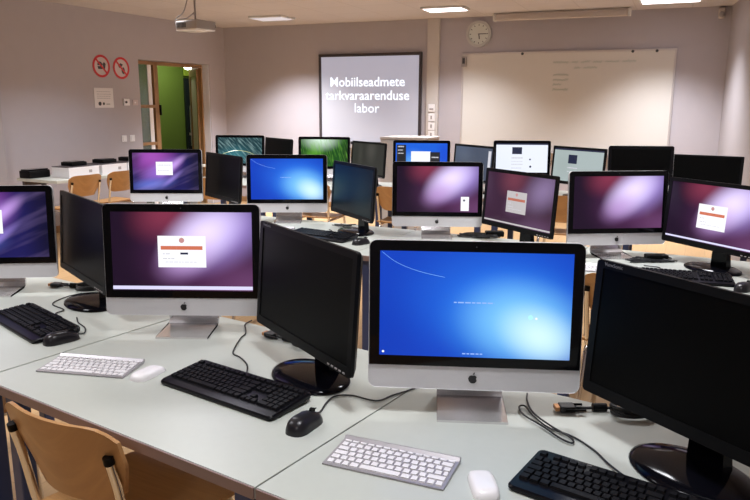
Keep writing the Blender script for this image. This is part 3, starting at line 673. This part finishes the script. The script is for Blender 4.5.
def make_black_kb():
    t = thing('black_keyboard', '', 'keyboard')
    W, D = .430, .165
    m = MB(); P = rrect(W, D, .014, 5)
    rg = lambda k, z0, z1: [(x * k if abs(x) > 0 else x, y * (1 - (1 - k) * W / D * .9), z0 + (z1 - z0) * (y / D + .5)) for x, y in P]
    m.loft([rg(.985, .001, .006), rg(1, .006, .012), rg(1, .010, .022), rg(.985, .014, .027)]); m.build('body', M_KBODY, t, True, ang=30)
    rows = [[.017, 1, -.7, 1, 1, 1, 1, -.4, 1, 1, 1, 1, -.4, 1, 1, 1, 1, -.3, 1, 1, 1, -.3, 1, 1, 1, 1], [.006, -1], [.019] + [1] * 13 + [2, -.3, 1, 1, 1, -.3, 1, 1, 1, 1], [.019, 1.5] + [1] * 12 + [1.5, -.3, 1, 1, 1, -.3, 1, 1, 1, 1], [.019, 1.8] + [1] * 11 + [2.2, -3.6, 1, 1, 1, 1], [.019, 1.3] + [1] * 11 + [2.7, -1.3, 1, -1.3, 1, 1, 1, 1], [.019, 1.25, 1.25, 1.25, 6.25, 1.25, 1.25, 1.25, 1.25, -.3, 1, 1, 1, -.3, 2, 1, 1]]
    key_rows(W - .022, D, rows, .0028, .0075, .0195, .079, .068, M_KEY, 'keys', t)
    MB().box((-.06, -.0755, .0105), (W * .62, .006, .003), .001).build('glint_strip', new_mat('painted_glint', (.45, .45, .46), .25, metal=1.), t)  # bright metal strip stands in for the highlight on the front edge
    MB().tube([(-.10, .070, .0285), (-.08, .070, .0288)], .0008, 5, 1).build('indicator', M_GREYP, t)
    return t
def mouse_shell(w, l, h, sides, e=.72, pw=.55):
    P = []
    m = MB(); rings = []
    for k in range(9):
        f = k / 8; z = h * (1 - (1 - f) ** 2) if False else h * math.sin(f * pi / 2); s = math.sqrt(max(0, 1 - (z / h) ** 2)) ** pw if k < 8 else .02
        ring_ = []
        for j in range(28):
            a = 2 * pi * j / 28
            x = w / 2 * math.copysign(abs(cos(a)) ** e, cos(a)) * s * (1 - sides * math.exp(-(sin(a)) ** 2 * 8)); y = l / 2 * math.copysign(abs(sin(a)) ** e, sin(a)) * s
            ring_.append((x, y, z * (1 - .22 * (y / l) * 1.4)))
        rings.append(ring_)
    m.loft(rings); return m
def make_white_mouse():
    t = thing('white_mouse', '', 'mouse')
    mouse_shell(.058, .114, .019, 0, .5, .36).build('shell', M_WPLA, t, True, ang=60)
    m = MB(); m.ball((0, 0, .0035), (.0275, .055, .0035)); m.build('base', M_KALU, t, True)
    return t
def make_black_mouse():
    t = thing('black_mouse', '', 'mouse')
    mouse_shell(.064, .118, .035, .08).build('shell', M_MOUSE, t, True, ang=60)
    MB().cyl((-.004, .034, .029), (.004, .034, .029), .009, n=16)  .build('scroll_wheel', M_BLK, t, True)
    MB().box((0, .036, .0295), (.0012, .036, .004), M=None).build('button_seam', M_INK, t)
    return t
wk, bk, wm, bm_ = make_white_kb(), make_black_kb(), make_white_mouse(), make_black_mouse()
def place(proto, flag, spots, cat, group):
    out = []
    for i, (x, y, a, lab) in enumerate(spots):
        o = proto if i == 0 else copy_tree(proto)
        o.location = (x, y, ZT); o.rotation_euler = (0, 0, a); tag(o, lab, cat, group); out.append(o)
    return out
place(wk, 0, [(.039, 1.449, -.399, 'white-keyed aluminium keyboard in front of the large blue screen'),
              (-.853, 2.026, -.186, 'white-keyed aluminium keyboard beside the white mouse, below the login screen computer'),
              (-.66, 4.43, -.42, 'white-keyed keyboard in front of the blue middle row computer'),
              (1.03, 3.365, -.25, 'white-keyed keyboard half hidden behind the big black monitor'),
              (-1.70, 2.46, -.30, 'white-keyed keyboard whose corner shows at the left edge of the photo')], 'keyboard', 'white aluminium keyboards')
kbs = place(bk, 0, [(-.388, 1.842, R(-35), 'black keyboard with a glossy front edge beside the white mouse'),
              (.494, 1.279, R(-37), 'black keyboard cut by the bottom edge of the photo'),
              (-1.222, 2.434, R(-44), 'black keyboard cut by the left edge of the photo'),
              (-.32, 4.16, R(-33), 'black keyboard below the dark teal monitor'),
              (1.40, 3.155, R(-18), 'black keyboard below the bright purple login monitor')], 'keyboard', 'black keyboards')
place(wm, 0, [(.228, 1.352, R(2), 'white mouse beside the white keyboard closest to the viewer'),
              (-.664, 1.966, R(-24), 'white mouse between the white keyboard and the glossy black keyboard')], 'mouse', 'white mice')
mice = place(bm_, 0, [(-.172, 1.63, R(-28), 'black corded mouse near the desk seam in front of the oval monitor base'),
              (-1.045, 2.262, R(-42), 'black mouse touching the black keyboard at the left of the photo'),
              (-.08, 3.965, R(-45), 'black mouse beside the keyboard below the dark teal monitor'),
              (1.595, 2.975, R(-50), 'grey-black mouse below the bright purple login monitor')], 'mouse', 'black mice')
def cord(parent, pts, r=.0024, name='cord', mat=None, z=None, zs=None):
    Mi = (Matrix.Translation(parent.location) @ Matrix.Rotation(parent.rotation_euler.z, 4, 'Z')).inverted()
    P = [Mi @ Vector((p[0], p[1], ZT + (p[2] if len(p) > 2 else r + .0015))) for p in pts]
    return MB().tube(P, r, 7, 6).build(name, mat or M_CABLE, parent, True)
cord(mice[0], [(-.145, 1.686, .012), (-.138, 1.715), (-.125, 1.775), (-.105, 1.812), (-.061, 1.816), (-.012, 1.787), (.015, 1.784), (.048, 1.817), (.085, 1.845), (.13, 1.885)])
cord(mice[1], [(-1.006, 2.305, .012), (-1.00, 2.34), (-1.022, 2.40), (-1.07, 2.46), (-1.10, 2.52)])
cord(mice[3], [(1.64, 3.012, .012), (1.66, 3.05), (1.655, 3.09)])
cord(kbs[0], [(-.36, 1.925, .016), (-.375, 1.975), (-.388, 2.047), (-.42, 2.108), (-.449, 2.144), (-.454, 2.22), (-.452, 2.30), (-.445, 2.34), (-.455, 2.40), (-.465, 2.447), (-.45, 2.495)])
cord(kbs[1], [(.535, 1.355, .018), (.528, 1.385, .012), (.517, 1.443, .006), (.505, 1.51, .004), (.474, 1.578, .004), (.426, 1.62, .007), (.404, 1.688, .007), (.395, 1.745, .007), (.379, 1.739, .007), (.381, 1.688, .008), (.414, 1.62, .009), (.441, 1.562, .007), (.463, 1.540, .006), (.468, 1.565, .006), (.430, 1.622, .012), (.407, 1.70, .009), (.41, 1.788, .004), (.42, 1.835)])
cord(kbs[2], [(-1.14, 2.47, .012), (-1.155, 2.52), (-1.20, 2.57), (-1.191, 2.62), (-1.27, 2.70), (-1.26, 2.80), (-1.22, 2.86)])
cord(kbs[3], [(-.30, 4.24, .016), (-.31, 4.30), (-.27, 4.36), (-.29, 4.41)])
cord(kbs[4], [(1.37, 3.24, .016), (1.34, 3.32), (1.39, 3.38), (1.33, 3.43)])

# ------------------------------------------------------------------ loose video cables and clutter on the desks
def video_cable(lab, p, plugdir, ferrite, coil_c, coil_r, loops, tail, group='loose video cables'):
    x, y = p; t = thing('video_cable', lab, 'cable', (x, y, ZT), plugdir, group)
    MB().box((0, 0, .011), (.040, .034, .016), .003).build('plug', M_CABLE, t)
    MB().box((-.026, 0, .011), (.012, .026, .011), .001).build('plug_face', M_COPPER, t)
    MB().cyl((-.008, .019, .011), (.045, .019, .011), .0035, n=10).build('thumb_screw', M_BLK, t, True)
    MB().cyl((-.008, -.019, .011), (.045, -.019, .011), .0035, n=10).build('thumb_screw', M_BLK, t, True)
    MB().cyl((ferrite - .018, 0, .0115), (ferrite + .018, 0, .0115), .011, n=16).build('ferrite_core', M_BLK, t, True)
    pts = [(.02, 0, .011), (ferrite * .6, .003, .008), (ferrite, 0, .011), (ferrite + .03, 0, .009)]
    cx, cy = coil_c
    for k in range(loops * 10 + 1):
        a = pi + 2 * pi * k / 10; rr = coil_r * (1 + .06 * sin(k * 1.7))
        pts.append((cx + rr * cos(a), cy + rr * .75 * sin(a), .007 + .0065 * k / 10))
    pts += tail
    MB().tube(pts, .0042, 8, 4).build('cord', M_CABLE, t, True); return t
video_cable('black video cable with copper plug coiled under the big black monitor', (.50, 1.728), R(0), .085, (.165, -.015), .052, 4, [(.15, .06, .03), (.12, .12, .012), (.15, .16, .006)])
video_cable('black video cable and plug lying behind the glossy black keyboard monitor', (-.352, 2.312), R(-35), .075, (.155, .0), .045, 2, [(.13, .05, .02), (.10, .09, .006)])
video_cable('black video cable and plug beside the monitor at the left of the photo', (-1.375, 2.975), R(-10), .085, (.165, -.03), .045, 3, [(.13, .04, .02), (.10, .07, .006)])
def tangle(lab, x, y, sx, sy, n, seed, brick=None):
    rnd = random.Random(seed); t = thing('cable_tangle', lab, 'cables', (x, y, ZT), 0, 'tangled black cables')
    for k in range(n):
        pts = [(rnd.uniform(-sx, sx), rnd.uniform(-sy, sy), .004 + rnd.uniform(0, .012)) for _ in range(9)]
        MB().tube(pts, .0034, 6, 6).build('cord', M_CABLE, t, True)
    if brick: MB().box((brick[0], brick[1], .017), (.11, .055, .032), .006, M=None).build('power_brick', M_BLK, t)
    return t
tangle('tangled black cables with a power brick beside the dim login monitor', .62, 4.19, .13, .07, 4, 2, (.10, .03))
tangle('tangled black cables and power brick left of the bright login monitor', 1.40, 3.54, .13, .05, 5, 4, (.04, .02))
tangle('tangled black cables between the blue middle computer and the teal monitor', -.20, 4.53, .08, .04, 3, 6)
tangle('thin cables on the desk below the violet computer in front of the doorway', -1.45, 4.98, .25, .04, 3, 8)
t = thing('paper_sheet', 'loose white papers on the far desk beside the dull greenish monitor', 'paper', (.20, 6.44, ZT), R(20))
m = MB(); m.box((0, 0, .001), (.21, .297, .002)); m.box((.03, .02, .003), (.21, .297, .002), M=Matrix.Rotation(R(12), 4, 'Z')); m.build('sheet', M_PAPER, t)
# pale cabinet behind the far row
t = thing('white_cabinet', 'pale boxy cabinet standing behind the far computer with the blue desktop', 'cabinet', (.40, 8.30, 0), R(-22))
MB().box((0, 0, .575), (.56, .45, 1.05), .006).build('body', M_PILLAR, t); MB().box((0, 0, 1.115), (.57, .47, .03), .006).build('top', M_CASE, t)
for s in (-1, 1):
    dr = MB().box((s * .138, -.230, .575), (.27, .016, 1.03), .003).build('door', M_PILLAR, t); MB().cyl((s * .03, -.25, .6), (s * .03, -.25, .72), .006).build('handle', M_CHROME, dr, True)
MB().box((0, 0, .025), (.58, .41, .05)).build('plinth', M_GREYF, t)

# ------------------------------------------------------------------ chairs
def make_chair():
    t = thing('school_chair', '', 'chair')
    # local +y is where the sitter looks; backrest behind at y = -.2
    def slab(outline, th, f):      # curved plywood: outline (a, b), f maps (a, b, offset) to a point
        m = MB(); A = [f(a, b, 0) for a, b in outline]; B = [f(a, b, th) for a, b in outline]
        return m, A, B
    m = MB(); nx, ny = 12, 8
    def back(a, b, o):      # a across -1..1, b up 0..1
        hw = .155 + .045 * min(1, b * 1.6); rr = 1.0
        x = a * hw; bow = .045 * (1 - a * a); z = .545 + .215 * b + (.0 if b > .5 else 0)
        corner = max(0, abs(a) - .62) / .38
        z = .580 + .025 * corner ** 2.2 * (1 - b) + b * (.215 - .025 * corner ** 2.2 * (1 - b) - .030 * corner ** 2.2)
        return (x, -.20 - bow + o - .05 * (b - .5), z)
    def grid(fn, nx, ny, th, name):
        m = MB(); V = {}
        for s, o in ((0, 0), (1, th)):
            for i in range(nx + 1):
                for j in range(ny + 1): V[s, i, j] = m.b.verts.new(fn(-1 + 2 * i / nx, j / ny, o))
        for i in range(nx):
            for j in range(ny):
                for s in (0, 1): m.b.faces.new([V[s, i, j], V[s, i + 1, j], V[s, i + 1, j + 1], V[s, i, j + 1]])
        for i in range(nx):
            for j in (0, ny): m.b.faces.new([V[0, i, j], V[0, i + 1, j], V[1, i + 1, j], V[1, i, j]])
        for j in range(ny):
            for i in (0, nx): m.b.faces.new([V[0, i, j], V[0, i, j + 1], V[1, i, j + 1], V[1, i, j]])
        return m.build(name, M_WOODC, t, True, ang=50)
    grid(back, 16, 8, .010, 'backrest')
    def seat(a, b, o):
        y = -.19 + b * .40; hw = .213 - .02 * (1 - b)
        z = .452 + .006 * (abs(a) ** 3) + o + (.012 * max(0, .25 - b) / .25) - .02 * max(0, (b - .8) / .2) ** 2
        return (a * hw, y, z)
    grid(seat, 12, 12, .011, 'seat')
    for s in (-1, 1):
        MB().tube([(s * .172, -.226, .712), (s * .172, -.207, .63), (s * .170, -.185, .50), (s * .165, -.17, .442)], .011, 10).build('back_post', M_CHROME, t, True)
        MB().tube([(s * .172, -.2255, .709), (s * .172, -.229, .728)], .0125, 10, 1).build('post_cap', M_BLK, t, True)
        MB().tube([(s * .165, -.17, .442), (s * .165, -.05, .44), (s * .165, .15, .44)], .011, 10).build('seat_rail', M_CHROME, t, True)
        MB().tube([(s * .165, .15, .44), (s * .168, .17, .40), (s * .178, .185, .2), (s * .185, .195, .012)], .011, 10).build('leg', M_CHROME, t, True)
        MB().tube([(s * .165, -.17, .442), (s * .17, -.185, .40), (s * .18, -.22, .2), (s * .188, -.25, .012)], .011, 10).build('leg', M_CHROME, t, True)
        for y in (.195, -.25): MB().cyl((s * (.185 if y > 0 else .188), y, 0), (s * (.185 if y > 0 else .188), y, .02), .014, n=12).build('foot_cap', M_BLK, t, True)
    MB().cyl((-.165, .1, .44), (.165, .1, .44), .009).build('cross_bar', M_CHROME, t, True)
    return t
chair0 = make_chair()
def row_chair(row, u, dv=.0):
    x, y = uv(row, u, ROW[row][1] + .11 + dv); return x, y, ROW[row][0]
tb = math.atan2(el.y, el.x)
CH = [(*row_chair(1, -2.52, .015), 'wooden chair whose chrome rail just shows at the left edge under the desk'),
      (*row_chair(1, -1.490, .008)[:2], ROW[1][0] + R(4), 'wooden chair with chrome posts, large in the lower left of the photo'),
      (*row_chair(1, -.57), 'wooden chair whose seat edge shows under the desk seam at the photo bottom'),
      (*row_chair(2, -3.47), 'wooden chair drawn up to the middle row desk under the violet computer'),
      (*row_chair(2, -2.40), 'wooden chair drawn up to the middle row desk under the blue computer'),
      (*row_chair(2, -1.30), 'wooden chair behind the large blue screen, at the middle row'),
      (*row_chair(2, -.42), 'wooden chair glimpsed between the large blue screen and the big black monitor'),
      (*row_chair(3, -4.05), 'wooden chair at the far desk under the leaf picture'),
      (*row_chair(3, -2.98), 'wooden chair at the far desk beside the dark teal monitor'),
      (*row_chair(3, -2.14), 'wooden chair at the far desk under the blue desktop'),
      (*row_chair(3, -.74), 'wooden chair at the far desk under the bright web page'),
      (-3.09, 7.19, tb + pi, 'wooden chair at the side table, farther from the doorway'),
      (-2.88, 7.65, tb + pi, 'wooden chair at the side table, nearer the doorway')]
for i, (x, y, a, lab) in enumerate(CH):
    o = chair0 if i == 0 else copy_tree(chair0)
    o.location = (x, y, 0); o.rotation_euler = (0, 0, a); tag(o, lab, 'chair', 'wooden school chairs')

# ------------------------------------------------------------------ side table with boxes
# local x runs along the wall toward the doorway, y toward the wall
TA = -el
t = thing('side_table', 'pale side table by the wall carrying a row of boxes', 'table', (-3.49, 7.31, 0), math.atan2(TA.y, TA.x))
TL = 2.3
MB().box((TL / 2, 0, .705), (TL, .60, .03), .002).build('tabletop', M_TOP, t)
for x in (.06, TL - .06):
    for y in (-.03, .25): MB().box((x, y, .345), (.04, .04, .69), .003).build('leg', M_GREYF, t)
MB().box((TL / 2, .25, .66), (TL - .16, .03, .05)).build('rail', M_GREYF, t)
FT = Matrix.Translation(t.location) @ Matrix.Rotation(t.rotation_euler.z, 4, 'Z')
def on_table(name, label, cat, x, y, z, group=None):
    return thing(name, label, cat, tuple(FT @ Vector((x, y, ZT + z))), t.rotation_euler.z, group)
wl = ['white carton at the near end of the side table row', 'white carton second along the side table', 'white carton third along the side table', 'white carton farthest along the side table']
for k, x in enumerate((.42, .84, 1.22, 1.53)):
    b_ = on_table('white_carton', wl[k], 'box', x, -.10, 0, 'white cartons on the side table'); w = (.40, .36, .36, .20)[k]
    MB().box((0, 0, .055), (w, .26, .11), .002).build('carton', M_WCARD, b_)
    MB().box((0, 0, .112), (w - .004, .256, .012), .001).build('lid', M_GREYF, b_)
    MB().box((w * .2, -.131, .06), (.04, .002, .03)).build('sticker', M_GREYUI if False else M_GREYP, b_)
b_ = on_table('black_device', 'flat black device at the near corner of the side table', 'device', .14, .19, 0)
MB().box((0, 0, .04), (.26, .16, .08), .012, seg=3).build('body', M_BLK, b_, True); MB().box((0, 0, .086), (.24, .12, .012), .004).build('lid', M_BLKS, b_)
bl = ['black tablet case on the second white carton', 'black tablet case on the third white carton', 'black tablet case on the near end white carton', 'black tablet case on the fourth white carton']
for k, (x, y, z) in enumerate(((.84, -.08, .1185), (1.22, -.08, .1185), (.42, -.08, .1185), (1.53, -.10, .1185))):
    b_ = on_table('tablet_case', bl[k], 'case', x, y, z, 'black tablet cases'); MB().box((0, 0, .02), (.20, .17, .04), .008).build('shell', M_BLK, b_, True); MB().box((0, 0, .0425), (.17, .13, .005), .002).build('lid', M_BLKS, b_)
b_ = on_table('black_tray', 'black tray with white pieces at the doorway end of the side table', 'tray', 1.95, -.05, 0)
MB().box((0, 0, .006), (.42, .26, .012)).box((0, .127, .07), (.42, .008, .13)).box((-.207, 0, .05), (.008, .26, .09)).box((.207, 0, .05), (.008, .26, .09)).box((0, -.127, .03), (.42, .008, .05)).build('tray', M_BLK, b_)
for x in (-.12, .0, .11): MB().box((x, -.02, .045), (.07, .15, .06), .006).build('white_piece', M_WPLA, b_)

# ------------------------------------------------------------------ light
def area(name, x, y, z, sx, sy, power, col, rz=0., spread=180, tilt=None):
    l = bpy.data.lights.new(name, 'AREA'); l.shape = 'RECTANGLE'; l.size = sx; l.size_y = sy; l.energy = power; l.color = col; l.spread = R(spread)
    o = bpy.data.objects.new(name, l); COL.objects.link(o); o.location = (x, y, z); o.rotation_euler = tilt or (0, 0, rz); return o
WARM = (.95, .96, 1)
for k, (x, y, p, sp) in enumerate(((.81, 8.70, 32, 110), (3.05, 7.86, 36, 100), (-1.36, 9.70, 60, 104), (-2.3, 7.3, 33, 125), (-.1, 6.3, 32, 130), (2.2, 5.4, 28, 130), (-3.6, 5.0, 50, 135), (-1.25, 4.3, 27, 130), (.95, 3.4, 26, 130), (-2.2, 2.3, 24, 130), (.0, 1.35, 17, 140), (1.9, .6, 14, 140), (-.9, -1.0, 20, 140))):  # first three sit at the modelled lamps; the rest are unseen, added for light
    area('room_light', x, y, CE - .04, .5, .36, p, WARM, AB, sp)
area('corridor_light', *at_frame(FL, -.3, .9, 2.45), .6, .6, 17, (1, .96, .9))  # unseen area light added so the corridor is lit
w = bpy.data.worlds.new('world'); S.world = w; w.use_nodes = True
w.node_tree.nodes['Background'].inputs[0].default_value = (.5, .48, .55, 1); w.node_tree.nodes['Background'].inputs[1].default_value = .05

# ------------------------------------------------------------------ camera
cam = bpy.data.cameras.new('camera'); cam.sensor_width = 36; cam.lens = 711 / 750 * 36; cam.clip_start = .05
co = bpy.data.objects.new('camera', cam); COL.objects.link(co)
co.matrix_world = Matrix.Translation((0, 0, 1.503)) @ Matrix.Rotation(R(90 - 11.654), 4, 'X') @ Matrix.Rotation(.0043, 4, 'Z')
S.camera = co
S.view_settings.view_transform = 'Standard'; S.view_settings.look = 'None'; S.view_settings.gamma = 1; S.view_settings.exposure = .1
S.view_settings.use_curve_mapping = False
